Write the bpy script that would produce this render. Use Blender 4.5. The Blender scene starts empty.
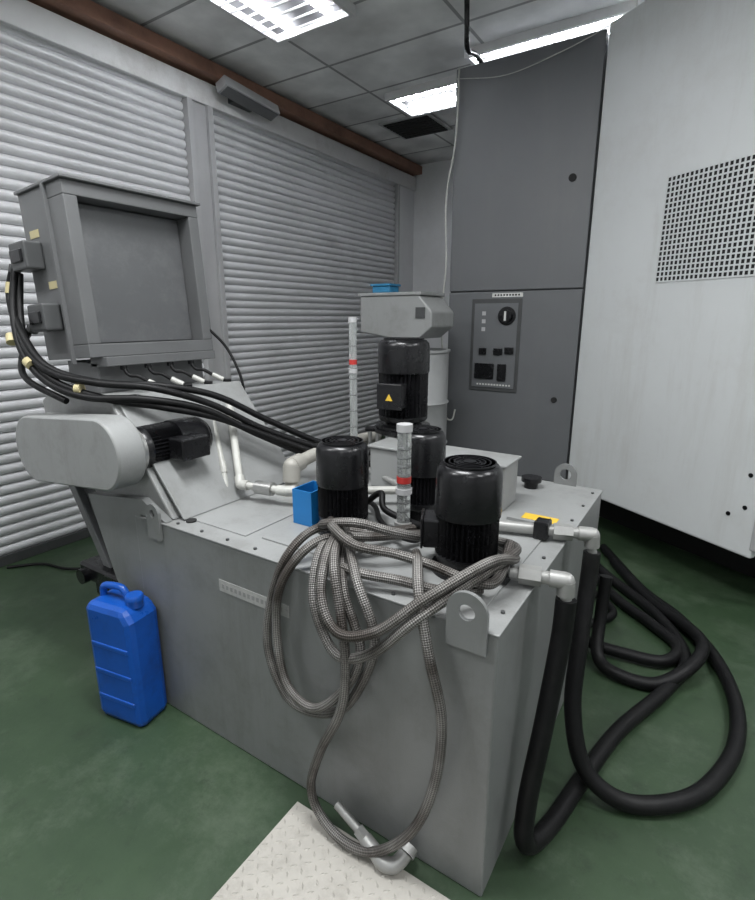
import bpy, math, random
from mathutils import Vector, Matrix, Euler
random.seed(4)
scene=bpy.context.scene
try:
    scene.view_settings.view_transform='Standard'
    scene.view_settings.look='None'
except Exception: pass

# ------------------------------------------------------------ materials
def newmat(name):
    m=bpy.data.materials.new(name); m.use_nodes=True
    nt=m.node_tree; b=nt.nodes['Principled BSDF']
    return m,nt,b
def N(nt,t,**kw):
    n=nt.nodes.new(t)
    for k,v in kw.items(): setattr(n,k,v)
    return n
def paint(name,col,rough=.5,metal=0.0,var=.12,scale=3.0,bump=.0,bscale=60,dirt=None,dirt_amt=.5,dscale=2.2,spec=.5,streak=None):
    m,nt,b=newmat(name); L=nt.links
    tc=N(nt,'ShaderNodeTexCoord')
    n1=N(nt,'ShaderNodeTexNoise'); n1.inputs['Scale'].default_value=scale; n1.inputs['Detail'].default_value=8; n1.inputs['Roughness'].default_value=.65
    L.new(tc.outputs['Object'],n1.inputs['Vector'])
    r=N(nt,'ShaderNodeValToRGB')
    c=Vector(col)
    r.color_ramp.elements[0].position=.3; r.color_ramp.elements[1].position=.7
    r.color_ramp.elements[0].color=(*(c*(1-var)),1); r.color_ramp.elements[1].color=(*(c*(1+var)),1)
    L.new(n1.outputs['Fac'],r.inputs['Fac'])
    out=r.outputs['Color']
    def layer(out,vec,col,amt,sc,p0=.5,p1=.75):
        n2=N(nt,'ShaderNodeTexNoise'); n2.inputs['Scale'].default_value=sc; n2.inputs['Detail'].default_value=12; n2.inputs['Roughness'].default_value=.75
        L.new(vec,n2.inputs['Vector'])
        r2=N(nt,'ShaderNodeValToRGB'); r2.color_ramp.elements[0].position=p0; r2.color_ramp.elements[1].position=p1
        r2.color_ramp.elements[0].color=(0,0,0,1); r2.color_ramp.elements[1].color=(amt,)*3+(1,)
        L.new(n2.outputs['Fac'],r2.inputs['Fac'])
        mx=N(nt,'ShaderNodeMixRGB'); mx.inputs['Color2'].default_value=(*col,1)
        L.new(r2.outputs['Color'],mx.inputs['Fac']); L.new(out,mx.inputs['Color1']); return mx.outputs['Color']
    if dirt: out=layer(out,tc.outputs['Object'],dirt,dirt_amt,dscale)
    if streak:
        mp=N(nt,'ShaderNodeMapping'); mp.inputs['Scale'].default_value=(1,1,.13); L.new(tc.outputs['Object'],mp.inputs['Vector'])
        out=layer(out,mp.outputs[0],streak[0],streak[1],streak[2],.52,.7)
    L.new(out,b.inputs['Base Color'])
    rr=N(nt,'ShaderNodeMapRange'); rr.inputs['To Min'].default_value=max(rough-.1,.03); rr.inputs['To Max'].default_value=min(rough+.12,1)
    L.new(n1.outputs['Fac'],rr.inputs['Value']); L.new(rr.outputs[0],b.inputs['Roughness'])
    b.inputs['Metallic'].default_value=metal
    b.inputs['Specular IOR Level'].default_value=spec
    if bump>0:
        n3=N(nt,'ShaderNodeTexNoise'); n3.inputs['Scale'].default_value=bscale; n3.inputs['Detail'].default_value=4
        L.new(tc.outputs['Object'],n3.inputs['Vector'])
        bp=N(nt,'ShaderNodeBump'); bp.inputs['Strength'].default_value=bump; bp.inputs['Distance'].default_value=.004
        L.new(n3.outputs['Fac'],bp.inputs['Height']); L.new(bp.outputs[0],b.inputs['Normal'])
    return m
def emis(name,col,s):
    m,nt,b=newmat(name)
    b.inputs['Base Color'].default_value=(*col,1); b.inputs['Emission Color'].default_value=(*col,1); b.inputs['Emission Strength'].default_value=s
    return m
M_tank=paint('tank_grey_paint',(.178,.184,.182),.40,.0,.06,3,.14,180,(.10,.10,.092),.6,4,streak=((.105,.105,.097),.4,7))
M_convey=paint('conveyor_grey_paint',(.250,.256,.253),.40,0,.06,3,.12,180,(.135,.133,.122),.6,5,streak=((.15,.148,.14),.35,8))
M_elec=paint('cabinet_grey_paint',(.115,.118,.120),.42,0,.07,3,.08,200,(.08,.08,.08),.5,4)
M_elecin=paint('recess_grey_paint',(.105,.108,.112),.33,.2,.1,2,0,60,(.2,.2,.2),.5,5)
M_mcab=paint('machine_dark_grey',(.118,.123,.129),.45,0,.05,2,.15,300,streak=((.15,.15,.15),.3,4))
M_mwhite=paint('machine_light_grey',(.60,.618,.62),.42,0,.03,1.5,.1,260,(.46,.45,.43),.45,1.6,streak=((.44,.43,.41),.35,5))
M_black=paint('black_paint',(.007,.007,.008),.26,0,.3,8,.05,90,spec=.4)
M_rubber=paint('black_rubber',(.0045,.0045,.005),.5,0,.3,20,.15,120,(.02,.02,.018),.5,6,spec=.25)
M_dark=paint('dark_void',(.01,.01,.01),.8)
M_dkgrey=paint('dark_grey_paint',(.055,.057,.058),.45,0,.15,5)
M_steel=paint('bright_steel',(.40,.40,.39),.38,.85,.15,12)
M_galv=paint('pipe_galvanised',(.33,.33,.32),.40,.45,.15,14,.1,60,(.2,.19,.17),.5,14)
M_pvc=paint('pvc_pipe_white',(.44,.44,.41),.4,0,.06,6,0,60,(.2,.19,.17),.6,9)
M_beige=paint('pipe_beige',(.32,.31,.28),.45,.1,.08,8,0,60,(.18,.17,.15),.6,9)
M_blue=paint('jerrycan_blue_plastic',(.005,.075,.38),.3,0,.15,5,.1,40,(.008,.03,.13),.7,7)
M_blue2=paint('bin_blue_plastic',(.01,.16,.43),.4)
M_cyan=paint('box_cyan',(.02,.16,.30),.5)
M_yellow=paint('label_yellow',(.66,.43,.04),.5)
M_tag=paint('tag_cream',(.46,.40,.22),.5)
M_white=paint('label_white',(.6,.6,.58),.5,0,.1,10,0,60,(.3,.3,.28),.8,30)
M_worn=paint('label_worn',(.36,.36,.35),.5,0,.15,14,0,60,(.2,.2,.2),.9,25)
M_worn2=paint('label_worn_print',(.24,.24,.24),.5,0,.15,14)
M_red=paint('indicator_red',(.42,.03,.025),.4)
M_wall=paint('wall_white_paint',(.72,.725,.735),.7,0,.04,1.2,.1,40,(.5,.49,.47),.4,1)
M_lintel=paint('lintel_white_paint',(.70,.70,.70),.6,0,.05,2,0,50,(.3,.28,.26),.6,2)
M_brown=paint('brown_timber',(.27,.14,.095),.6,0,.3,4,.1,30)
M_shut=paint('shutter_galvanised',(.66,.66,.675),.40,.15,.08,1.1,0,60,(.40,.40,.40),.5,1.2)
M_post=paint('post_grey_paint',(.42,.42,.425),.5,.1,.06,3)
M_frame=paint('fixture_white',(.6,.6,.6),.45)
M_refl=paint('fixture_reflector',(.14,.14,.15),.5)
M_tube=emis('fluorescent_tube',(.93,.96,1.0),42)
M_drum=paint('drum_light_grey',(.28,.285,.285),.4,.2,.08,4)
def glassmat():
    m,nt,b=newmat('clear_acrylic')
    b.inputs['Base Color'].default_value=(.85,.88,.87,1); b.inputs['Transmission Weight'].default_value=.8; b.inputs['Roughness'].default_value=.08; b.inputs['IOR'].default_value=1.2
    return m
M_glass=glassmat()
def floor_mat():
    m,nt,b=newmat('floor_green_epoxy'); L=nt.links
    tc=N(nt,'ShaderNodeTexCoord')
    def noise(s,d=10,r=.7):
        n=N(nt,'ShaderNodeTexNoise'); n.inputs['Scale'].default_value=s; n.inputs['Detail'].default_value=d; n.inputs['Roughness'].default_value=r
        L.new(tc.outputs['Object'],n.inputs['Vector']); return n
    def ramp(n,p0,p1,c0,c1):
        r=N(nt,'ShaderNodeValToRGB'); r.color_ramp.elements[0].position=p0; r.color_ramp.elements[1].position=p1
        r.color_ramp.elements[0].color=(*c0,1); r.color_ramp.elements[1].color=(*c1,1); L.new(n.outputs['Fac'],r.inputs['Fac']); return r
    a=ramp(noise(1.3),.35,.68,(.023,.045,.022),(.040,.070,.035))
    w=ramp(noise(1.9,14,.78),.50,.70,(0,0,0),(.6,.6,.6))
    mx=N(nt,'ShaderNodeMixRGB'); mx.inputs['Color2'].default_value=(.105,.135,.095,1)
    L.new(w.outputs['Color'],mx.inputs['Fac']); L.new(a.outputs['Color'],mx.inputs['Color1'])
    s=ramp(noise(9,14,.8),.54,.70,(0,0,0),(.75,.75,.75))
    mx2=N(nt,'ShaderNodeMixRGB'); mx2.inputs['Color2'].default_value=(.016,.025,.015,1)
    L.new(s.outputs['Color'],mx2.inputs['Fac']); L.new(mx.outputs['Color'],mx2.inputs['Color1'])
    L.new(mx2.outputs['Color'],b.inputs['Base Color'])
    rr=N(nt,'ShaderNodeMapRange'); rr.inputs['To Min'].default_value=.25; rr.inputs['To Max'].default_value=.65
    L.new(noise(3).outputs['Fac'],rr.inputs['Value']); L.new(rr.outputs[0],b.inputs['Roughness'])
    bp=N(nt,'ShaderNodeBump'); bp.inputs['Strength'].default_value=.25; bp.inputs['Distance'].default_value=.003
    L.new(noise(25).outputs['Fac'],bp.inputs['Height']); L.new(bp.outputs[0],b.inputs['Normal'])
    return m
def ceil_mat():
    m,nt,b=newmat('ceiling_tiles'); L=nt.links
    tc=N(nt,'ShaderNodeTexCoord')
    mp=N(nt,'ShaderNodeMapping'); mp.inputs['Location'].default_value=(.6,.3,0); L.new(tc.outputs['Object'],mp.inputs['Vector'])
    br=N(nt,'ShaderNodeTexBrick'); br.offset=0; br.squash=1
    br.inputs['Scale'].default_value=1; br.inputs['Mortar Size'].default_value=.014; br.inputs['Brick Width'].default_value=1.2; br.inputs['Row Height'].default_value=.6
    br.inputs['Color1'].default_value=(.78,.78,.77,1); br.inputs['Color2'].default_value=(.9,.9,.89,1); br.inputs['Mortar'].default_value=(.36,.36,.36,1)
    L.new(mp.outputs[0],br.inputs['Vector'])
    n=N(nt,'ShaderNodeTexNoise'); n.inputs['Scale'].default_value=2.2; n.inputs['Detail'].default_value=12; L.new(tc.outputs['Object'],n.inputs['Vector'])
    r=N(nt,'ShaderNodeValToRGB'); r.color_ramp.elements[0].position=.35; r.color_ramp.elements[0].color=(.66,.66,.66,1); r.color_ramp.elements[1].position=.65
    L.new(n.outputs['Fac'],r.inputs['Fac'])
    mx=N(nt,'ShaderNodeMixRGB'); mx.blend_type='MULTIPLY'; mx.inputs['Fac'].default_value=1
    L.new(br.outputs['Color'],mx.inputs['Color1']); L.new(r.outputs['Color'],mx.inputs['Color2']); L.new(mx.outputs[0],b.inputs['Base Color'])
    b.inputs['Roughness'].default_value=.85
    return m
def braid_mat():
    m,nt,b=newmat('braided_steel_hose'); L=nt.links
    uv=N(nt,'ShaderNodeUVMap'); sp=N(nt,'ShaderNodeSeparateXYZ'); L.new(uv.outputs[0],sp.inputs[0])
    def mth(op,a,c=None):
        n=N(nt,'ShaderNodeMath',operation=op)
        for i,v in enumerate((a,c)):
            if v is None: continue
            if isinstance(v,(int,float)): n.inputs[i].default_value=v
            else: L.new(v,n.inputs[i])
        return n.outputs[0]
    u=mth('MULTIPLY',sp.outputs[0],math.tau*6); v=mth('MULTIPLY',sp.outputs[1],math.tau*80)
    s1=mth('SINE',mth('ADD',u,v)); s2=mth('SINE',mth('SUBTRACT',u,v)); h=mth('MULTIPLY',s1,s2)
    r=N(nt,'ShaderNodeValToRGB'); r.color_ramp.elements[0].position=.15; r.color_ramp.elements[0].color=(.050,.046,.043,1)
    r.color_ramp.elements[1].position=.8; r.color_ramp.elements[1].color=(.31,.30,.285,1)
    L.new(mth('ADD',mth('MULTIPLY',h,.5),.5),r.inputs['Fac'])
    tc=N(nt,'ShaderNodeTexCoord'); n=N(nt,'ShaderNodeTexNoise'); n.inputs['Scale'].default_value=7; n.inputs['Detail'].default_value=8; L.new(tc.outputs['Object'],n.inputs['Vector'])
    rr=N(nt,'ShaderNodeValToRGB'); rr.color_ramp.elements[0].position=.38; rr.color_ramp.elements[0].color=(.28,.25,.23,1); rr.color_ramp.elements[1].position=.6
    L.new(n.outputs['Fac'],rr.inputs['Fac'])
    mx=N(nt,'ShaderNodeMixRGB'); mx.blend_type='MULTIPLY'; mx.inputs['Fac'].default_value=1
    L.new(r.outputs['Color'],mx.inputs['Color1']); L.new(rr.outputs['Color'],mx.inputs['Color2']); L.new(mx.outputs[0],b.inputs['Base Color'])
    b.inputs['Metallic'].default_value=.35; b.inputs['Roughness'].default_value=.45
    bp=N(nt,'ShaderNodeBump'); bp.inputs['Strength'].default_value=.6; bp.inputs['Distance'].default_value=.002
    L.new(h,bp.inputs['Height']); L.new(bp.outputs[0],b.inputs['Normal'])
    return m
M_floor=floor_mat(); M_ceil=ceil_mat(); M_braid=braid_mat()
M_plate=paint('tread_plate_paint',(.45,.43,.39),.5,.1,.07,4,.05,100,(.24,.22,.19),.7,9)

# ------------------------------------------------------------ geometry helpers
def link(o): bpy.context.collection.objects.link(o); return o
def group(name,loc=(0,0,0)):
    e=bpy.data.objects.new(name,None); e.empty_display_size=.1; e.location=loc; link(e); return e
def mk(name,V,F,mat,par=None,smooth=False,bevel=0,seg=2,mx=None,uvs=None,angle=None):
    me=bpy.data.meshes.new(name)
    if mx is not None: V=[mx@Vector(v) for v in V]
    me.from_pydata([tuple(v) for v in V],[],F); me.update()
    import bmesh
    bm=bmesh.new(); bm.from_mesh(me)
    if uvs is None: bmesh.ops.recalc_face_normals(bm,faces=bm.faces)
    bm.to_mesh(me); bm.free()
    if uvs is not None:
        ul=me.uv_layers.new(name='UVMap')
        for p in me.polygons:
            for k,li in enumerate(p.loop_indices): ul.data[li].uv=uvs[p.index][k]
    me.materials.append(mat)
    o=bpy.data.objects.new(name,me); link(o)
    if smooth:
        for p in me.polygons: p.use_smooth=True
        try: me.set_sharp_from_angle(angle=angle or math.radians(38))
        except Exception: pass
    if bevel>0:
        b=o.modifiers.new('bevel','BEVEL'); b.width=bevel; b.segments=seg; b.limit_method='ANGLE'; b.angle_limit=math.radians(40)
    if par is not None:
        o.parent=par; o.matrix_parent_inverse=Matrix.Translation(par.location).inverted()
    return o
def box(name,x0,x1,y0,y1,z0,z1,mat,par=None,bevel=0,mx=None):
    V=[(x,y,z) for x in (x0,x1) for y in (y0,y1) for z in (z0,z1)]
    F=[(0,1,3,2),(4,6,7,5),(0,4,5,1),(2,3,7,6),(0,2,6,4),(1,5,7,3)]
    return mk(name,V,F,mat,par,bevel=bevel,mx=mx)
def prism(name,prof,axis,a0,a1,mat,par=None,bevel=0,mx=None,smooth=False):
    n=len(prof); V=[]
    for a in (a0,a1):
        for p,q in prof:
            V.append({'y':(p,a,q),'x':(a,p,q),'z':(p,q,a)}[axis])
    F=[tuple(range(n)),tuple(range(2*n-1,n-1,-1))]+[(i,(i+1)%n,n+(i+1)%n,n+i) for i in range(n)]
    return mk(name,V,F,mat,par,bevel=bevel,mx=mx,smooth=smooth)
def align(p,d):
    d=Vector(d).normalized(); q=d.to_track_quat('Z','Y'); return Matrix.Translation(p)@q.to_matrix().to_4x4()
def lathe(name,prof,mat,par=None,seg=32,mx=None,smooth=True,star=None):
    V=[];F=[];n=len(prof)
    for (r,h) in prof:
        for i in range(seg):
            a=math.tau*i/seg; rr=r
            if star: rr=r*(1 if i%2 else star)
            V.append((rr*math.cos(a),rr*math.sin(a),h))
    for j in range(n-1):
        for i in range(seg):
            F.append((j*seg+i,j*seg+(i+1)%seg,(j+1)*seg+(i+1)%seg,(j+1)*seg+i))
    F.append(tuple(range(seg-1,-1,-1))); F.append(tuple((n-1)*seg+i for i in range(seg)))
    return mk(name,V,F,mat,par,smooth=smooth and not star,mx=mx)
def cyl(name,p0,p1,r,mat,par=None,seg=24,r2=None):
    p0=Vector(p0);p1=Vector(p1); h=(p1-p0).length
    return lathe(name,[(r,0),(r2 or r,h)],mat,par,seg,mx=align(p0,p1-p0))
def catmull(P,n=10):
    P=[Vector(p) for p in P]; Q=[2*P[0]-P[1]]+P+[2*P[-1]-P[-2]]; out=[]
    for i in range(1,len(Q)-2):
        a,b,c,d=Q[i-1:i+3]
        for k in range(n):
            t=k/n; out.append(.5*((2*b)+(c-a)*t+(2*a-5*b+4*c-d)*t*t+(3*b-a-3*c+d)*t**3))
    out.append(P[-1]); return out
def tube(name,P,r,mat,par=None,n=10,seg=12,raw=False,ribs=False):
    C=[Vector(p) for p in P] if raw else catmull(P,n)
    V=[];F=[];U=[]; ref=None; L=0; Ls=[]
    for i,c in enumerate(C):
        t=(C[min(i+1,len(C)-1)]-C[max(i-1,0)]).normalized()
        if ref is None:
            ref=t.orthogonal().normalized()
        ref=(ref-t*ref.dot(t)).normalized(); bi=t.cross(ref)
        if i: L+=(c-C[i-1]).length
        Ls.append(L)
        rr=r*(1.06 if (ribs and i%2) else 1)
        for k in range(seg):
            a=math.tau*k/seg; V.append(c+rr*(ref*math.cos(a)+bi*math.sin(a)))
    for i in range(len(C)-1):
        for k in range(seg):
            k2=(k+1)%seg
            F.append((i*seg+k,i*seg+k2,(i+1)*seg+k2,(i+1)*seg+k))
            U.append(((k/seg,Ls[i]),((k+1)/seg,Ls[i]),((k+1)/seg,Ls[i+1]),(k/seg,Ls[i+1])))
    F.append(tuple(range(seg-1,-1,-1))); U.append([(0,0)]*seg)
    F.append(tuple((len(C)-1)*seg+k for k in range(seg))); U.append([(0,0)]*seg)
    return mk(name,V,F,mat,par,smooth=True,uvs=U,angle=math.radians(60))

# ------------------------------------------------------------ room shell
XL=-3.8; YB=6.8; XR=3.4; YF=-2.4; H=3.6
box('floor',XL-.1,XR+.1,YF-.1,YB+.1,-.08,0,M_floor)
box('ceiling',XL-.1,XR+.1,YF-.1,YB+.1,H,H+.08,M_ceil)
box('wall_left',XL-.2,XL-.06,YF-.1,YB+.1,0,H,M_wall)
box('wall_back',XL-.06,XR+.1,YB,YB+.12,0,H,M_wall)
box('wall_right',XR,XR+.1,YF,YB,0,H,M_wall)
box('wall_front',XL-.06,XR,YF-.1,YF,0,H,M_wall)
box('trim_1',XL-.06,XL+.03,YF,YB,3.28,3.45,M_lintel,bevel=.006)     # lintel
box('trim_2',XL-.06,XL+.12,YF,YB-.0,3.475,3.575,M_brown,bevel=.006)    # timber beam
box('trim_3',XL-.06,XL+.0,6.37,YB,0,3.28,M_wall)
box('baseboard_back',XL,XR,YB-.02,YB,0,.1,M_post)
def shutter(y0,y1):
    g=group('roller_shutter',(XL,(y0+y1)/2,0))
    pitch=.068; V=[];F=[];z=.06; rows=[]
    while z<3.27:
        for (o,f) in ((-.018,0),(-.002,.08),(.006,.28),(.009,.5),(.006,.72),(-.002,.92)):
            rows.append((XL-.022+o*1.3,min(z+f*pitch,3.28)))
        z+=pitch
    for x,zz in rows: V+= [(x,y0,zz),(x,y1,zz)]
    for i in range(len(rows)-1): F.append((2*i,2*i+1,2*i+3,2*i+2))
    o=mk('slat_curtain',V,F,M_shut,g,smooth=True,angle=math.radians(50))
    box('bottom_rail',XL-.05,XL-.0,y0,y1,0.0,.07,M_dkgrey,g,bevel=.004)
    return g
shutter(YF+.05,3.065); shutter(3.325,6.31)
pg=group('shutter_post',(XL,3.195,0))
box('post_core',XL-.05,XL+.01,3.12,3.27,0,3.28,M_post,pg,.004)
box('guide_channel_1',XL-.05,XL+.04,3.07,3.12,0,3.28,M_post,pg,.003)
box('guide_channel_2',XL-.05,XL+.04,3.27,3.32,0,3.28,M_post,pg,.003)
box('trim_4',XL-.05,XL+.03,6.32,6.37,0,3.28,M_post,bevel=.003)
g=group('emergency_light',(XL+.08,3.6,3.38))
T=Matrix.Translation((XL+.16,3.62,3.40))@Euler((math.radians(-5),math.radians(-20),0)).to_matrix().to_4x4()
box('housing',-.06,.06,-.30,.30,-.04,.04,M_post,g,.006,mx=T)
box('lens',-.05,.05,-.28,.28,-.05,-.04,M_elec,g,.004,mx=T)
box('bracket',XL+.02,XL+.12,3.5,3.74,3.36,3.42,M_dkgrey,g)

# ------------------------------------------------------------ ceiling fixtures
def troffer(x0,x1,y0,y1,along='x',nt=2,blades=True,watt=60):
    g=group('ceiling_light',((x0+x1)/2,(y0+y1)/2,H))
    z0=H-.06; w=.03
    box('rim_1',x0,x1,y0,y0+w,z0,H,M_frame,g); box('rim_2',x0,x1,y1-w,y1,z0,H,M_frame,g)
    box('rim_3',x0,x0+w,y0+w,y1-w,z0,H,M_frame,g); box('rim_4',x1-w,x1,y0+w,y1-w,z0,H,M_frame,g)
    box('reflector',x0+w,x1-w,y0+w,y1-w,H-.012,H-.004,M_refl,g)
    if watt:  # area lamp, used only in the added out-of-view fixtures
        ld=bpy.data.lights.new('added_lamp_panel','AREA'); ld.shape='RECTANGLE'; ld.size=x1-x0-2*w; ld.size_y=y1-y0-2*w; ld.energy=watt; ld.color=(.97,.985,1.0)
        lo=bpy.data.objects.new('added_lamp_panel',ld); link(lo); lo.location=((x0+x1)/2,(y0+y1)/2,H-.014)
        lo.parent=g; lo.matrix_parent_inverse=Matrix.Translation(g.location).inverted()
    else:
        for i in range(nt):
            f=(i+.5)/nt
            if along=='x':
                y=y0+f*(y1-y0); cyl('tube_%d'%i,(x0+.05,y,z0+.026),(x1-.05,y,z0+.026),.013,M_tube,g,12)
            else:
                x=x0+f*(x1-x0); cyl('tube_%d'%i,(x,y0+.05,z0+.026),(x,y1-.05,z0+.026),.013,M_tube,g,12)
    if blades:
        n=int(((x1-x0) if along=='x' else (y1-y0))/.09)
        for i in range(1,n):
            if along=='x':
                x=x0+(x1-x0)*i/n; box('louvre_%d'%i,x-.003,x+.003,y0+w,y1-w,z0-.004,z0+.010,M_frame,g)
            else:
                y=y0+(y1-y0)*i/n; box('louvre_%d'%i,x0+w,x1-w,y-.003,y+.003,z0-.004,z0+.010,M_frame,g)
troffer(-3.02,-2.32,2.1,3.32,'y',2,watt=0)
troffer(-2.9,-2.0,4.60,5.1,'x',2,watt=0)
troffer(-1.95,-.75,4.24,4.64,'x',2,watt=0)
troffer(-.7,.5,4.24,4.64,'x',2,watt=0)
troffer(-1.6,-.4,.6,1.2,'x',3,False,95)  # remaining troffers are out of view, added to brighten the room
troffer(.9,2.1,.4,1.0,'x',3,False,38)
troffer(-3.0,-1.8,-.6,.0,'x',3,False,60)
troffer(.2,1.4,-1.5,-.9,'x',3,False,26)
troffer(.9,2.1,2.0,2.6,'x',3,False,50)
g=group('air_vent',(-2.95,5.3,H))
box('vent_frame',-3.35,-2.75,5.2,5.75,H-.02,H,M_post,g)
for i in range(8): box('vent_slot_%d'%i,-3.31,-2.79,5.23+i*.063,5.23+i*.063+.045,H-.03,H-.02,M_dark,g)

# ------------------------------------------------------------ machine
mg=group('machine_tool_enclosure',(0,4.2,0))
CX0,CX1,CY,CT,CB=-1.90,-.86,4.0,3.37,.36
box('control_cabinet_body',CX0,CX1,CY+.03,5.0,CB,CT-.01,M_mcab,mg,.006)
box('upper_door',CX0+.004,CX1-.004,CY,CY+.03,1.806,CT,M_mcab,mg,.006)
box('lower_door',CX0+.004,CX1-.004,CY,CY+.03,CB,1.797,M_mcab,mg,.006)
cyl('door_lock_1',(-1.0,CY-.006,2.53),(-1.0,CY+.01,2.53),.026,M_dark,mg)
cyl('door_lock_2',(-1.0,CY-.006,1.0),(-1.0,CY+.01,1.0),.022,M_dark,mg)
box('panel_plate',-1.69,-1.29,CY-.008,CY,1.03,1.745,M_dkgrey,mg,.004)
box('panel_inner',-1.665,-1.315,CY-.014,CY-.008,1.06,1.71,M_mcab,mg,.002)
cyl('rotary_bezel',(-1.40,CY-.02,1.615),(-1.40,CY-.014,1.615),.07,M_black,mg)
cyl('rotary_knob',(-1.40,CY-.05,1.615),(-1.40,CY-.02,1.615),.045,M_black,mg)
box('rotary_grip',-1.407,-1.393,CY-.06,CY-.05,1.58,1.65,M_white,mg)
for i,(x0,x1,z0,z1) in enumerate([(-1.61,-1.55,1.32,1.37),(-1.49,-1.42,1.32,1.37),(-1.64,-1.48,1.13,1.25),(-1.45,-1.38,1.12,1.25),(-1.4,-1.33,1.33,1.38)]):
    box('panel_socket_%d'%i,x0,x1,CY-.03,CY-.014,z0,z1,M_black,mg,.003)
for i in range(3): box('panel_mark_%d'%i,-1.60+.0*i,-1.57,CY-.0155,CY-.014,1.50+i*.06,1.53+i*.06,M_post,mg)
for i in range(12): box('panel_text_%d'%i,-1.62+i*.024,-1.62+i*.024+.014,CY-.0155,CY-.014,1.078,1.09,M_white,mg)
box('panel_label',-1.53,-1.29,CY-.003,CY,1.755,1.785,M_white,mg)
for i in range(9): box('label_text_%d'%i,-1.51+i*.023,-1.51+i*.023+.013,CY-.004,CY-.003,1.764,1.777,M_black,mg)
ang=math.atan2(-.56,.828)
D=Matrix.Translation((-.85,3.985,0))@Matrix.Rotation(ang,4,'Z')
DL=1.37
box('angled_door',0,DL,0,.05,.35,CT+.02,M_mwhite,mg,.012,mx=D)
box('door_edge_strip',DL-.012,DL+.03,-.004,.08,.40,1.15,M_post,mg,.006,mx=D)
G0,G1,Z0,Z1=.57,1.20,1.81,2.385
box('grille_back',G0,G1,-.002,.0,Z0,Z1,M_dark,mg,mx=D)
nx,nz=23,20
V=[];F=[]
def addbox(x0,x1,y0,y1,z0,z1):
    b=len(V); V.extend([(x,y,z) for x in (x0,x1) for y in (y0,y1) for z in (z0,z1)])
    F.extend([tuple(b+i for i in f) for f in [(0,1,3,2),(4,6,7,5),(0,4,5,1),(2,3,7,6),(0,2,6,4),(1,5,7,3)]])
for i in range(nx+1):
    x=G0+(G1-G0)*i/nx; addbox(x-.0042,x+.0042,-.006,-.002,Z0-.006,Z1+.006)
for i in range(nz+1):
    z=Z0+(Z1-Z0)*i/nz; addbox(G0-.006,G1+.006,-.0055,-.002,z-.0042,z+.0042)
mk('grille_lattice',V,F,M_mwhite,mg,mx=D)
for i,(k,z) in enumerate([(1.22,.56),(1.30,.80),(1.30,.62)]):
    cyl('door_hole_%d'%i,D@Vector((k,-.004,z)),D@Vector((k,.002,z)),.012,M_black,mg,12)  # black discs stand in for the dark of small holes
e=D@Vector((DL-.02,.06,0)); s=D@Vector((.0,.06,0))
prism('enclosure_body',[(s.x,s.y),(e.x,e.y),(2.6,e.y+.05),(2.6,5.0),(-.85,5.0)],'z',.36,CT-.02,M_mwhite,mg)
prism('underside_shadow_plinth',[(-1.8,4.5),(-.8,4.5),(.5,3.75),(2.5,3.75),(2.5,5.0),(-1.8,5.0)],'z',0,.37,M_dark,mg)  # near-black plinth stands in for the shadow under the machine
tube('hanging_cable',[(-1.86,3.97,3.36),(-1.87,3.97,2.9),(-1.93,3.96,2.5),(-1.91,3.95,2.0),(-1.94,3.95,1.6),(-1.90,3.95,1.2),(-1.88,3.93,.95),(-1.84,3.9,.80),(-1.80,3.93,.78),(-1.79,3.96,.86)],.007,M_pvc,mg,8,8)
tube('roof_conduit',[(-1.66,3.62,3.6),(-1.67,3.66,3.45),(-1.70,3.75,3.36),(-1.72,3.95,3.40),(-1.72,4.15,3.375)],.018,M_black,mg,8,8)
tube('thin_wire',[(-1.89,3.98,3.3),(-1.5,3.97,3.24),(-1.1,3.97,3.30),(-.8,3.93,3.36)],.003,M_pvc,mg,8,6)

# chip chute with drum
g=group('chip_chute',(-1.85,3.3,0))
prism('chute_head',[(-2.22,1.75),(-2.22,1.50),(-1.95,1.46),(-1.74,1.46),(-1.64,1.54),(-1.64,1.64),(-1.74,1.75)],'y',3.2,3.55,M_convey,g,.01)
box('chute_lid',-2.23,-1.72,3.19,3.56,1.75,1.772,M_convey,g,.005)
box('chute_window',-1.76,-1.69,3.192,3.2,1.60,1.67,M_dkgrey,g)
box('chute_neck',-2.20,-2.02,3.60,3.80,0,1.60,M_convey,g,.005)
box('chute_arm',-2.20,-2.02,3.5,3.60,1.50,1.70,M_convey,g,.005)
g=group('blue_storage_box',(-2.05,3.35,1.79))
box('bin',-2.15,-2.0,3.25,3.38,1.772,1.82,M_cyan,g,.01); box('rim',-2.16,-1.99,3.24,3.39,1.82,1.835,M_cyan,g,.004)
g=group('steel_drum',(-1.82,3.38,0))
prof=[(.225,.42),(.235,.43),(.225,.44),(.225,.70),(.235,.715),(.225,.73),(.225,1.0),(.235,1.015),(.225,1.03),(.225,1.36),(.235,1.37),(.235,1.385),(.21,1.385),(.21,1.36)]
lathe('drum_shell',prof,M_drum,g,40,mx=Matrix.Translation((-1.81,3.32,0)))
box('dolly_deck',-2.03,-1.59,3.10,3.54,.34,.42,M_dkgrey,g,.01)
for i,(a,b) in enumerate([(-1.99,3.14),(-1.63,3.14),(-1.99,3.50),(-1.63,3.50)]): box('dolly_leg_%d'%i,a-.03,a+.03,b-.03,b+.03,0,.34,M_dkgrey,g)

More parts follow.
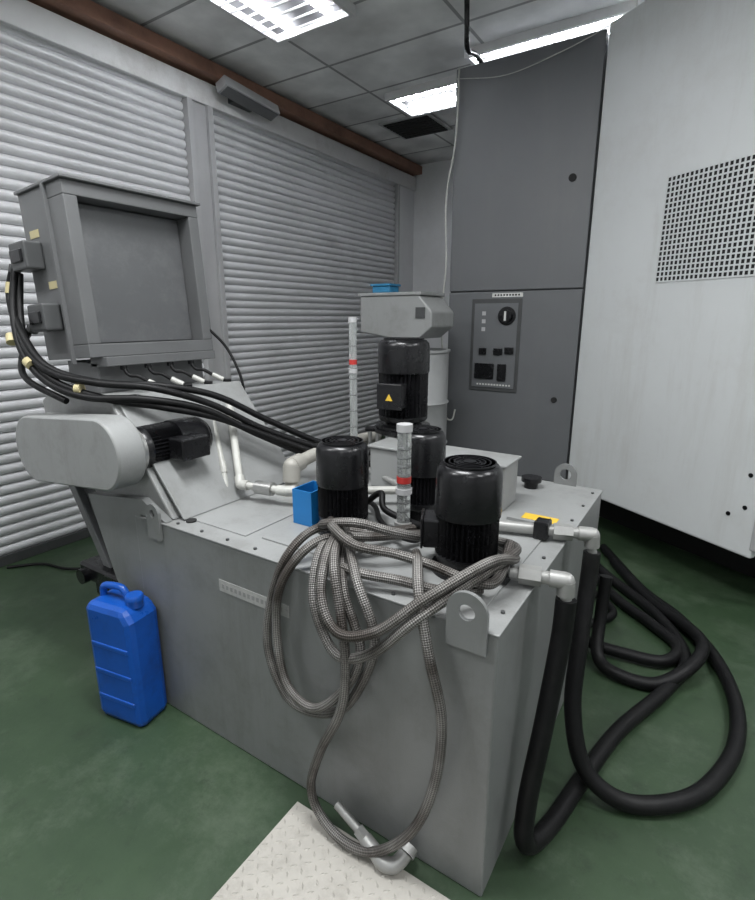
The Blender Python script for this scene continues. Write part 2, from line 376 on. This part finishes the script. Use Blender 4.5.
# ------------------------------------------------------------ coolant tank
TX0,TX1,TY0,TY1,TZ=-1.90,-.36,1.10,2.42,.85
tg=group('coolant_tank',(-1.1,1.7,0))
box('tank_body',TX0+.04,TX1,TY0,TY1,0,TZ-.006,M_tank,tg,.006)
box('top_plate',TX0+.10,TX1+.004,TY0-.004,TY1,TZ-.006,TZ,M_convey,tg,.002)
box('hatch_lid',-1.66,-1.32,1.18,1.62,TZ,TZ+.004,M_convey,tg,.002)
box('pump_plate',-1.26,-.43,1.20,1.80,TZ,TZ+.006,M_convey,tg,.002)
box('raised_rib',-.60,-.38,1.84,1.86,TZ,TZ+.012,M_convey,tg)
cyl('hatch_recess',(-1.60,1.17,TZ+.001),(-1.60,1.17,TZ+.006),.02,M_dark,tg)
for i in range(10):
    cyl('bolt_%d'%i,(-1.62+i*.135,1.125,TZ),(-1.62+i*.135,1.125,TZ+.006),.006,M_dkgrey,tg,8)
for i in range(7):
    cyl('bolt_side_%d'%i,(-.385,1.2+i*.19,TZ),(-.385,1.2+i*.19,TZ+.006),.006,M_dkgrey,tg,8)
def lug(name,x,y,z0,z1,w,hole,th=.012):
    R=w/2; cz=z1-R; V=[]
    angs=[math.tau*i/48 for i in range(48)]
    ca=math.atan2(z0-cz,R)%math.tau; cb=math.atan2(z0-cz,-R)%math.tau
    angs=sorted(angs+[ca,cb]); n=len(angs); outer=[]; inner=[]
    for a in angs:
        cx,cs=math.cos(a),math.sin(a)
        if cs>=0: ox,oz=R*cx,cz+R*cs
        else:
            tt=min((cz-z0)/abs(cs), R/abs(cx) if abs(cx)>1e-6 else 1e9); ox,oz=tt*cx,cz+tt*cs
        outer.append((ox,oz)); inner.append((hole*cx,cz+hole*cs))
    for d in (0,th):
        for o in outer: V.append((x+o[0],y+d,o[1]))
        for o in inner: V.append((x+o[0],y+d,o[1]))
    F=[]
    for i in range(n):
        j=(i+1)%n
        F+= [(i,j,n+j,n+i),(2*n+i,3*n+i,3*n+j,2*n+j),(i,2*n+i,2*n+j,j),(n+i,n+j,3*n+j,3*n+i)]
    mk(name,V,F,M_tank,tg)
lug('lifting_lug_1',-.44,TY0-.013,.785,.945,.110,.022)
lug('lifting_lug_2',-1.72,TY0-.013,.78,.92,.075,.016)
lug('lifting_lug_3',-.52,TY1-.02,.85,.95,.10,.025)
box('worn_label',-1.38,-1.05,TY0-.0015,TY0,.66,.705,M_worn,tg)
for i in range(14): box('label_print_%d'%i,-1.365+i*.021,-1.365+i*.021+.012,TY0-.002,TY0-.0015,.674,.690,M_worn2,tg)
box('warning_label',-.56,-.43,1.89,1.95,TZ,TZ+.0015,M_yellow,tg)
prism('warning_symbol',[(-.475,1.90),(-.445,1.90),(-.46,1.94)],'z',TZ+.0015,TZ+.002,M_black,tg)
cyl('filler_neck',(-.64,2.28,TZ),(-.64,2.28,TZ+.03),.03,M_black,tg); cyl('filler_cap',(-.64,2.28,TZ+.03),(-.64,2.28,TZ+.05),.045,M_black,tg)
box('filter_housing',-1.27,-.64,1.90,2.07,TZ,1.035,M_convey,tg,.006)
box('filter_housing_lid',-1.28,-.63,1.89,2.08,1.035,1.045,M_convey,tg,.003)
box('filter_label',-.72,-.67,1.898,1.90,.95,1.0,M_yellow,tg)

# ------------------------------------------------------------ chip conveyor
cg=group('chip_conveyor',(-2.1,1.45,0))
CYa,CYb=1.135,1.82
prism('conveyor_housing',[(-1.865,0),(-2.20,.88),(-2.52,1.0),(-2.54,1.24),(-2.46,1.285),(-1.99,1.285),(-1.66,.852),(-1.86,.852)],'y',CYa,CYb,M_convey,cg,.008)
prism('side_gusset',[(-1.865,.0),(-2.195,.87),(-1.80,.92),(-1.66,.852),(-1.82,.852)],'y',1.102,CYa,M_tank,cg,.003)
prism('incline_cover',[(-1.985,1.30),(-1.62,.856),(-1.632,.856),(-1.995,1.285)],'y',CYa+.02,CYb-.02,M_convey,cg,.003)
prism('discharge_leg',[(-2.48,.99),(-2.22,.87),(-1.99,.45),(-2.14,.42)],'y',1.17,1.75,M_dkgrey,cg,.006)
prism('discharge_edge',[(-2.50,.97),(-2.45,.99),(-2.12,.43),(-2.17,.42)],'y',1.14,1.18,M_elec,cg,.003)
box('support_leg_1',-2.16,-2.10,1.18,1.24,0,.45,M_dkgrey,cg); box('support_leg_2',-2.16,-2.10,1.70,1.76,0,.45,M_dkgrey,cg)
box('leg_bracket',-2.36,-2.04,1.10,1.26,.43,.51,M_black,cg,.012)
box('leg_bracket_base',-2.28,-2.08,1.12,1.24,.36,.43,M_black,cg,.008)
cyl('leg_bracket_boss',(-2.30,1.07,.46),(-2.30,1.10,.46),.035,M_black,cg)
def stad(name,c0,r0,c1,r1,y0,y1,mat,par,bevel):
    prof=[];n=18
    for i in range(n+1):
        a=math.pi/2+math.pi*i/n; prof.append((c0[0]+r0*math.cos(a),c0[1]+r0*math.sin(a)))
    for i in range(n+1):
        a=-math.pi/2+math.pi*i/n; prof.append((c1[0]+r1*math.cos(a),c1[1]+r1*math.sin(a)))
    prism(name,prof,'y',y0,y1,mat,par,bevel=bevel,smooth=True)
stad('drive_guard',(-2.37,1.065),.142,(-1.865,1.11),.137,.99,1.10,M_convey,cg,.008)
cyl('guard_mount_1',(-2.38,1.09,1.08),(-2.38,1.14,1.08),.05,M_dkgrey,cg)
def motor(par,base,d,r,h,tb=None,cowl=.42,pedestal=0,yellow=False):
    T=align(base,d)
    lathe('mount_flange',[(r*1.12,0),(r*1.12,.012),(r*.8,.014),(r*.7,.03+pedestal),(r*.95,.035+pedestal),(r*1.0,.045+pedestal),(r*1.0,.06+pedestal)],M_black,par,40,mx=T)
    zb=.06+pedestal; zc=h*(1-cowl)
    lathe('finned_stator',[(r*1.0,zb),(r*1.0,zc)],M_black,par,72,mx=T,star=.86)
    top=h
    lathe('fan_cowl',[(r*.9,zc-.006),(r*1.04,zc-.004),(r*1.05,zc+.004),(r*1.03,top-.035),(r*1.0,top-.018),(r*.9,top-.005),(r*.75,top),(r*.2,top+.001)],M_black,par,48,mx=T)
    for k in range(4):
        rr=r*(.30+.16*k)
        lathe('cowl_ring_%d'%k,[(rr,top+.0005),(rr,top+.005),(rr+.004,top+.005),(rr+.004,top+.0005)],M_black,par,32,mx=T)
    cyl('cowl_hub',T@Vector((0,0,top)),T@Vector((0,0,top+.006)),r*.2,M_black,par,16)
    if tb is not None:
        R=T@Matrix.Rotation(tb,4,'Z')
        zm=(zb+zc)/2; s=r*.5
        box('terminal_box',r*.85,r*1.38,-s,s,zm-s*.9,zm+s*1.0,M_black,par,.006,mx=R)
        box('terminal_lid',r*1.38,r*1.46,-s*1.05,s*1.05,zm-s*.95,zm+s*1.05,M_black,par,.004,mx=R)
        if yellow:
            prism('warning_sticker',[(-.018,zm-.015),(.018,zm-.015),(0,zm+.017)],'x',r*1.46,r*1.475,M_yellow,par,mx=R)
motor(cg,(-1.85,1.10,1.105),(0,1,0),.086,.34,tb=math.radians(0))
box('motor_terminal_box',-1.77,-1.68,1.22,1.35,1.06,1.145,M_black,cg,.006)
cyl('motor_nameplate_band',(-1.85,1.112,1.105),(-1.85,1.13,1.105),.090,M_steel,cg)

# ------------------------------------------------------------ electrical box
eg=group('electrical_enclosure',(-2.37,1.5,1.3))
EX0,EX1,EY0,EY1,EZ0,EZ1=-2.55,-2.20,1.17,1.80,1.44,2.12
box('enclosure_back',EX0,EX1-.12,EY0,EY1,EZ0,EZ1,M_elec,eg,.004)
t=.055
box('rim_bottom',EX1-.12,EX1,EY0,EY1,EZ0,EZ0+t,M_elec,eg,.004); box('rim_top',EX1-.12,EX1,EY0,EY1,EZ1-t,EZ1,M_elec,eg,.004)
box('rim_side_1',EX1-.12,EX1,EY0,EY0+t,EZ0+t,EZ1-t,M_elec,eg,.004); box('rim_side_2',EX1-.12,EX1,EY1-t,EY1,EZ0+t,EZ1-t,M_elec,eg,.004)
box('door_panel',EX1-.09,EX1-.08,EY0+t+.004,EY1-t-.004,EZ0+t+.004,EZ1-t-.004,M_elecin,eg,.004)
box('rain_lip',EX0-.005,EX1+.02,EY0-.012,EY1+.01,EZ1,EZ1+.012,M_elec,eg,.003)
box('side_flange',EX0+.22,EX0+.235,EY0-.015,EY0,EZ0-.02,EZ1,M_elec,eg)
box('drip_shelf',-2.30,-2.17,1.22,1.78,1.40,1.44,M_elec,eg,.003)
for i,(x,z) in enumerate([(-2.48,1.87),(-2.42,1.62)]):
    box('connector_hood_%d'%i,x-.07,x+.06,EY0-.075,EY0,z-.06,z+.05,M_dkgrey,eg,.008)
    box('connector_latch_%d'%i,x-.05,x+.04,EY0-.085,EY0-.07,z-.03,z+.02,M_black,eg,.004)
    cyl('gland_%d'%i,(x-.07,EY0-.04,z-.01),(x-.12,EY0-.045,z-.05),.022,M_dkgrey,eg,16)
box('tag_plate_1',EX0+.05,EX0+.12,EY0-.003,EY0,1.94,1.97,M_tag,eg); box('tag_plate_2',EX0+.13,EX0+.20,EY0-.003,EY0,1.73,1.76,M_tag,eg)
# the enclosure leans back slightly on its stand
piv=Vector((EX1,1.5,EZ1))
Tl=Matrix.Translation(piv)@Matrix.Rotation(math.radians(-4.0),4,'Y')@Matrix.Translation(-piv)
bpy.context.view_layer.update()
for c in eg.children: c.data.transform(Tl)
box('support_plinth',-2.44,-2.20,1.22,1.76,1.286,1.415,M_elec,eg,.004)
kb=eg
base=[(-2.56,1.12,1.80),(-2.53,1.07,1.62),(-2.41,1.03,1.46),(-2.23,1.03,1.36),(-2.04,1.08,1.31),(-1.89,1.22,1.285),(-1.79,1.42,1.215),(-1.68,1.62,1.09),(-1.52,1.86,.96),(-1.36,2.02,.92)]
for i in range(4):
    o=[(0,0,.0),(.02,.03,.035),(.035,.05,-.022),(-.01,.07,.05)][i]
    pts=[]
    for k,p in enumerate(base):
        w=.02*math.sin(k*1.3+i*2)
        pts.append((p[0]+o[0]*(1 if k>0 else .2)+w*.4,p[1]+(o[1]*(1 if k>3 else .3)),p[2]+o[2]*(1 if k>0 else .4)+w*.6))
    if i in (1,3): pts[0]=(-2.58,1.125,1.82); pts[1]=(-2.58,1.09,1.68)
    tube('cable_%d'%i,pts,.0145,M_rubber,kb,8,10)
tube('cable_short',[(-2.51,1.125,1.57),(-2.52,1.09,1.48),(-2.46,1.04,1.39),(-2.34,1.02,1.34),(-2.15,1.05,1.28)],.013,M_rubber,kb,8,10)
for i,(p,q) in enumerate([((-2.585,1.10,1.70),(-2.585,1.11,1.745)),((-2.50,1.04,1.53),(-2.48,1.03,1.50)),((-2.35,1.02,1.43),(-2.32,1.02,1.415)),((-2.10,1.07,1.33),(-2.08,1.08,1.33))]):
    cyl('yellow_tag_%d'%i,p,q,.022,M_tag,kb,14)
for i in range(4):
    y=1.30+i*.115
    tube('gland_cable_%d'%i,[(-2.14,y,1.40),(-2.125,y,1.375),(-2.11,y+.01,1.36),(-2.08,y+.03,1.355),(-2.03,y+.08,1.31),(-1.99,y+.11,1.305)],.008,M_rubber,kb,6,8)
    cyl('gland_nut_%d'%i,(-2.14,y,1.41),(-2.14,y,1.385),.015,M_black,kb,10)
    cyl('connector_white_%d'%i,(-2.05,y+.05,1.335),(-2.01,y+.08,1.31),.012,M_pvc,kb,10)
tube('loop_cable',[(-2.17,1.79,1.55),(-2.1,1.84,1.45),(-2.02,1.85,1.30),(-1.98,1.84,1.12),(-1.9,1.84,1.0),(-1.8,1.86,.90)],.007,M_rubber,kb,8,8)

# ------------------------------------------------------------ pumps
R_=math.radians
for (x,y,r,h,ped,tb) in [(-1.066,1.42,.090,.325,.0,R_(-57)),(-.566,1.37,.094,.335,.0,R_(25)),(-.875,1.66,.083,.345,.02,R_(-57))]:
    g=group('coolant_pump',(x,y,TZ))
    motor(g,(x,y,TZ+.0065),(0,0,1),r,h,tb=tb,cowl=.45,pedestal=ped)
g=group('high_pressure_pump',(-1.29,2.23,TZ))
lathe('pump_column',[(.11,.0),(.11,.015),(.05,.02),(.05,.17),(.10,.18),(.15,.2),(.15,.215),(.12,.22)],M_black,g,32,mx=Matrix.Translation((-1.29,2.23,TZ+.001)))
for k in range(4):
    a=k*math.pi/2+.5; box('flange_ear_%d'%k,.13,.19,-.025,.025,.195,.215,M_black,g,.004,mx=Matrix.Translation((-1.29,2.23,TZ))@Matrix.Rotation(a,4,'Z'))
motor(g,(-1.29,2.23,TZ+.222),(0,0,1),.122,.43,tb=R_(98),cowl=.36,yellow=True)
for dx in (-.12,-.075): cyl('tie_rod_%.0f'%(dx*100),(-1.29+dx,2.11,TZ),(-1.29+dx,2.11,TZ+.2),.010,M_steel,g,10)

# ------------------------------------------------------------ sight tubes
for (x,y,z0,z1,r,zr) in [(-1.43,2.0,TZ,1.60,.018,1.40),(-.855,1.49,TZ+.006,1.25,.024,1.06)]:
    g=group('flow_indicator',(x,y,z0))
    cyl('base_fitting',(x,y,z0),(x,y,z0+.05),r*1.35,M_galv,g,20)
    cyl('clear_tube',(x,y,z0+.05),(x,y,z1-.02),r,M_glass,g,24)
    cyl('top_cap',(x,y,z1-.02),(x,y,z1+.005),r*1.15,M_post,g,20)
    cyl('float_rod',(x,y,z0+.05),(x,y,z1-.02),.004,M_steel,g,8)
    cyl('red_float',(x,y,zr-.01),(x,y,zr+.012),r*1.06,M_red,g,20)
    cyl('clamp_collar',(x,y,zr-.05),(x,y,zr-.03),r*1.2,M_post,g,20)
    for k in range(8):
        z=z0+.09+k*(z1-z0-.14)/8; cyl('scale_mark_%d'%k,(x,y,z),(x,y,z+.002),r*1.01,M_dkgrey,g,20)

g=group('blue_parts_bin',(-1.22,1.42,TZ))
bx0,bx1,by0,by1=-1.255,-1.165,1.36,1.48
box('bin_floor',bx0,bx1,by0,by1,TZ+.007,TZ+.012,M_blue2,g)
box('bin_wall_1',bx0,bx0+.005,by0,by1,TZ+.012,TZ+.14,M_blue2,g); box('bin_wall_2',bx1-.005,bx1,by0,by1,TZ+.012,TZ+.14,M_blue2,g)
box('bin_wall_3',bx0+.005,bx1-.005,by0,by0+.005,TZ+.012,TZ+.14,M_blue2,g); box('bin_wall_4',bx0+.005,bx1-.005,by1-.005,by1,TZ+.012,TZ+.14,M_blue2,g)

# ------------------------------------------------------------ pipework on top (part of the tank)
g=tg
def pipe(name,P,r,mat,joints=True):
    tube(name,P,r,mat,g,6,16,raw=True)
    if joints:
        for k in range(1,len(P)-1):
            p=Vector(P[k]); 
            for q in (P[k-1],P[k+1]):
                d=(Vector(q)-p).normalized(); cyl(name+'_elbow',p,p+d*r*2.2,r*1.25,mat,g,18)
            lathe(name+'_knee',[(r*1.2*math.sin(a),-r*1.2*math.cos(a)) for a in [math.pi*(j+.05)/8.8 for j in range(9)]],mat,g,16,mx=Matrix.Translation(p))
pipe('white_pipe',[(-1.86,1.62,1.22),(-1.62,1.44,.92),(-1.40,1.48,.92),(-1.20,1.62,.92),(-1.0,1.75,.92)],.017,M_pvc)
pipe('white_branch',[(-1.36,1.50,.92),(-1.36,1.50,TZ)],.017,M_pvc,False)
cyl('valve_body',(-1.54,1.455,.92),(-1.46,1.468,.92),.028,M_steel,g,16)
cyl('valve_body_b',(-1.28,1.565,.92),(-1.24,1.59,.92),.028,M_galv,g,16)
pipe('upper_white_pipe',[(-1.92,1.56,1.20),(-1.72,1.44,.98),(-1.66,1.40,.88)],.012,M_pvc)
pipe('beige_pipe',[(-1.50,1.62,TZ),(-1.51,1.64,.97),(-1.55,1.95,.985),(-1.49,2.30,.985)],.031,M_beige)
cyl('beige_flange',(-1.50,1.62,TZ),(-1.50,1.62,TZ+.02),.055,M_beige,g,20)
pipe('small_pipe',[(-1.38,2.0,.90),(-1.1,1.86,.90),(-.98,1.84,.90)],.012,M_galv)
pipe('outlet_a',[(-.66,1.66,.885),(-.28,1.78,.885),(-.275,1.785,.80)],.020,M_galv)
box('valve_block_a',-.46,-.41,1.70,1.76,.858,.92,M_black,g,.006)
cyl('collar_a',(-.40,1.74,.885),(-.34,1.76,.885),.029,M_galv,g,6)
pipe('outlet_b',[(-.45,1.36,.885),(-.275,1.40,.885),(-.27,1.40,.80)],.020,M_galv)
box('valve_block_b',-.47,-.42,1.325,1.385,.858,.92,M_black,g,.006)
cyl('collar_b',(-.40,1.37,.885),(-.34,1.385,.885),.029,M_galv,g,6)
tube('black_feed_hose',[(-1.08,1.58,.9),(-1.0,1.57,.96),(-.95,1.52,.92),(-.8,1.5,.9),(-.72,1.45,.93)],.012,M_rubber,g)
tube('black_feed_hose_b',[(-1.2,1.70,.88),(-1.05,1.60,.89),(-.96,1.50,.885),(-.86,1.42,.89),(-.74,1.36,.91),(-.70,1.36,.95)],.010,M_rubber,g)

# ------------------------------------------------------------ braided hose bundle
hg=group('braided_hose_bundle',(-.85,1.1,.7))
S=[
[(-.80,1.52,.885),(-.90,1.33,.91),(-1.0,1.20,.95),(-1.05,1.09,.87),(-1.11,1.07,.68),(-1.11,1.06,.53),(-1.03,1.05,.41),(-.92,1.05,.40),(-.80,1.05,.47),(-.71,1.05,.64),(-.69,1.05,.76),(-.76,1.07,.89),(-.86,1.17,.95),(-.92,1.26,.92)],
[(-.74,1.50,.885),(-.84,1.30,.92),(-.95,1.14,.94),(-1.03,1.055,.82),(-1.06,1.05,.64),(-1.01,1.03,.48),(-.89,1.02,.45),(-.78,1.03,.56),(-.73,1.04,.70),(-.80,1.06,.86),(-.88,1.18,.93),(-.9,1.3,.90)],
[(-.96,1.30,.90),(-.93,1.13,.93),(-.90,1.045,.82),(-.85,1.03,.71),(-.78,1.02,.67),(-.67,1.02,.73),(-.56,1.05,.85),(-.46,1.19,.93),(-.42,1.32,.95),(-.44,1.46,.92),(-.52,1.52,.90),(-.66,1.51,.885)],
[(-.93,1.25,.95),(-.88,1.10,.95),(-.84,1.01,.85),(-.77,.99,.77),(-.66,1.01,.80),(-.55,1.07,.90),(-.44,1.22,.97),(-.415,1.36,.93),(-.47,1.49,.88),(-.6,1.55,.885)],
[(-1.03,1.27,.92),(-.96,1.18,.98),(-.85,1.2,1.0),(-.76,1.26,.97),(-.70,1.36,.93),(-.70,1.48,.90),(-.76,1.56,.885)],
[(-.99,1.25,.96),(-.90,1.15,.99),(-.80,1.12,.97),(-.70,1.17,.95),(-.60,1.20,.93),(-.48,1.21,.91),(-.43,1.27,.90),(-.44,1.40,.96)],
[(-.98,1.22,.90),(-.90,1.12,.90),(-.78,1.10,.90),(-.66,1.14,.89),(-.54,1.17,.88),(-.46,1.24,.88)],
[(-.92,1.22,.97),(-.84,1.07,.93),(-.78,1.02,.80),(-.76,1.01,.66),(-.78,1.01,.50),(-.86,1.01,.32),(-.905,1.01,.16),(-.87,1.01,.065),(-.77,1.0,.035),(-.66,1.01,.06),(-.55,1.03,.19),(-.49,1.04,.38),(-.48,1.05,.58),(-.52,1.05,.75),(-.57,1.08,.90),(-.63,1.18,.94),(-.70,1.30,.90)],
]
for i,p in enumerate(S): tube('braided_hose_%d'%i,p,.0145,M_braid,hg,10,12)
cyl('hose_ferrule',(-.83,1.045,.10),(-.74,1.035,.066),.014,M_steel,hg,16)
cyl('hose_nut',(-.74,1.035,.066),(-.71,1.03,.055),.020,M_steel,hg,6)
tube('chrome_elbow',[(-.71,1.03,.052),(-.67,1.02,.044),(-.635,1.01,.036),(-.605,1.02,.036),(-.59,1.045,.045),(-.585,1.06,.055)],.022,M_galv,hg,8,16)
cyl('chrome_collar',(-.585,1.058,.053),(-.583,1.08,.062),.028,M_galv,hg,18)

# ------------------------------------------------------------ large black hoses
hg=group('coolant_hose',(-.27,1.4,.4))
tube('hose_run',[(-.27,1.40,.83),(-.272,1.39,.70),(-.285,1.34,.45),(-.30,1.28,.20),(-.29,1.27,.07),(-.25,1.40,.036),(-.2,1.65,.035),(-.13,1.95,.035),(.0,2.3,.035),(.06,2.6,.035),(-.1,2.95,.035),(-.5,3.4,.035),(-.8,4.0,.035)],.029,M_rubber,hg,10,14)
hg=group('coolant_hose',(-.2,1.8,.4))
tube('hose_run',[(-.275,1.785,.82),(-.275,1.77,.70),(-.27,1.70,.5),(-.26,1.64,.3),(-.20,1.60,.12),(-.08,1.61,.04),(.06,1.69,.035),(.17,1.84,.035),(.25,2.1,.035),(.25,2.4,.035),(.16,2.72,.035),(.0,2.98,.035),(-.2,3.2,.035),(-.5,3.7,.035)],.029,M_rubber,hg,10,14)
hg=group('coolant_hose',(-.2,2.4,.1))
tube('hose_run',[(-.31,2.50,.40),(-.31,2.46,.2),(-.29,2.36,.06),(-.2,2.30,.036),(-.04,2.32,.036),(.08,2.45,.09),(.12,2.65,.10),(.04,2.85,.07),(-.15,3.1,.036),(-.4,3.5,.036)],.029,M_rubber,hg,10,14)
hg=group('coolant_hose',(-.2,2.3,.1))
tube('hose_run',[(-.46,2.50,.50),(-.44,2.47,.15),(-.36,2.47,.05),(-.18,2.48,.036),(-.02,2.52,.036),(.02,2.68,.036),(-.12,2.84,.036),(-.34,3.05,.036),(-.7,3.6,.036)],.028,M_rubber,hg,10,14)
hg=group('coolant_hose',(-.2,2.3,.1))
tube('hose_run',[(-.50,2.49,.30),(-.50,2.52,.12),(-.44,2.60,.04),(-.34,2.72,.034),(-.3,2.85,.034),(-.42,3.0,.034),(-.7,3.2,.034),(-1.0,3.6,.034)],.022,M_rubber,hg,10,14)
g=group('floor_cable',(-3.3,1.55,0))
tube('cable_run',[(-3.74,1.3,.012),(-3.6,1.45,.012),(-3.4,1.5,.012),(-3.2,1.62,.012),(-2.9,1.66,.012),(-2.5,1.6,.012)],.009,M_rubber,g)

# ------------------------------------------------------------ jerrycan
g=group('jerrycan',(-1.85,.985,0))
J=Matrix.Translation((-1.86,1.0,0))@Matrix.Rotation(math.radians(10),4,'Z')
w,d,h=.120,.075,.55
prof=[(-w,.0),(w,.0),(w,h*.86),(w*.72,h*.955),(-w*.9,h*.955),(-w,h*.9)]
prism('can_body',prof,'y',-d,d,M_blue,g,.028,mx=J)
for k in range(3): box('side_rib_%d'%k,-w*.8,w*.8,-d-.004,-d+.01,.1+k*.12,.12+k*.12,M_blue,g,.004,mx=J)
tube('can_handle',[J@Vector(p) for p in [(-w*.75,0,h*.93),(-w*.68,0,h*1.02),(-w*.3,0,h*1.045),(w*.15,0,h*1.045),(w*.35,0,h*.99),(w*.4,0,h*.93)]],.014,M_blue,g,6,12)
lathe('can_cap',[(.03,h*.93),(.03,h*.98),(.034,h*.98),(.034,h*1.01),(.03,h*1.02)],M_blue,g,24,mx=J@Matrix.Translation((w*.66,0,0)))

# ------------------------------------------------------------ tread plate
g=group('tread_plate',(-.6,.5,0))
PX0,PX1,PY0,PY1=-1.0,-.15,.05,1.045
box('plate_sheet',PX0,PX1,PY0,PY1,0,.008,M_plate,g,.002)
V=[];F=[]; pit=.03
nxx=int((PX1-PX0)/pit); nyy=int((PY1-PY0)/pit)
for i in range(nxx):
    for j in range(nyy):
        cx=PX0+pit*(i+.5); cy=PY0+pit*(j+.5); a=math.radians(45 if (i+j)%2 else -45)
        ca,sa=math.cos(a),math.sin(a); b=len(V)
        for (u,v,z) in [(-.012,0,.008),(0,-.0042,.008),(.012,0,.008),(0,.0042,.008),(-.005,0,.0112),(.005,0,.0112)]:
            V.append((cx+u*ca-v*sa,cy+u*sa+v*ca,z))
        F+=[(b,b+1,b+5,b+4),(b+1,b+2,b+5),(b+2,b+3,b+4,b+5),(b+3,b,b+4)]
mk('tread_pattern',V,F,M_plate,g)

# ------------------------------------------------------------ world & camera
w=bpy.data.worlds.new('world'); scene.world=w; w.use_nodes=True
w.node_tree.nodes['Background'].inputs[0].default_value=(.6,.65,.7,1); w.node_tree.nodes['Background'].inputs[1].default_value=.3
cam=bpy.data.cameras.new('camera'); co=bpy.data.objects.new('camera',cam); link(co)
co.location=(0,0,1.6); co.rotation_euler=(math.pi/2-math.radians(14.24),0,math.radians(32.9))
cam.sensor_fit='VERTICAL'; cam.sensor_height=36; cam.lens=520/900*36; cam.clip_start=.02
scene.camera=co
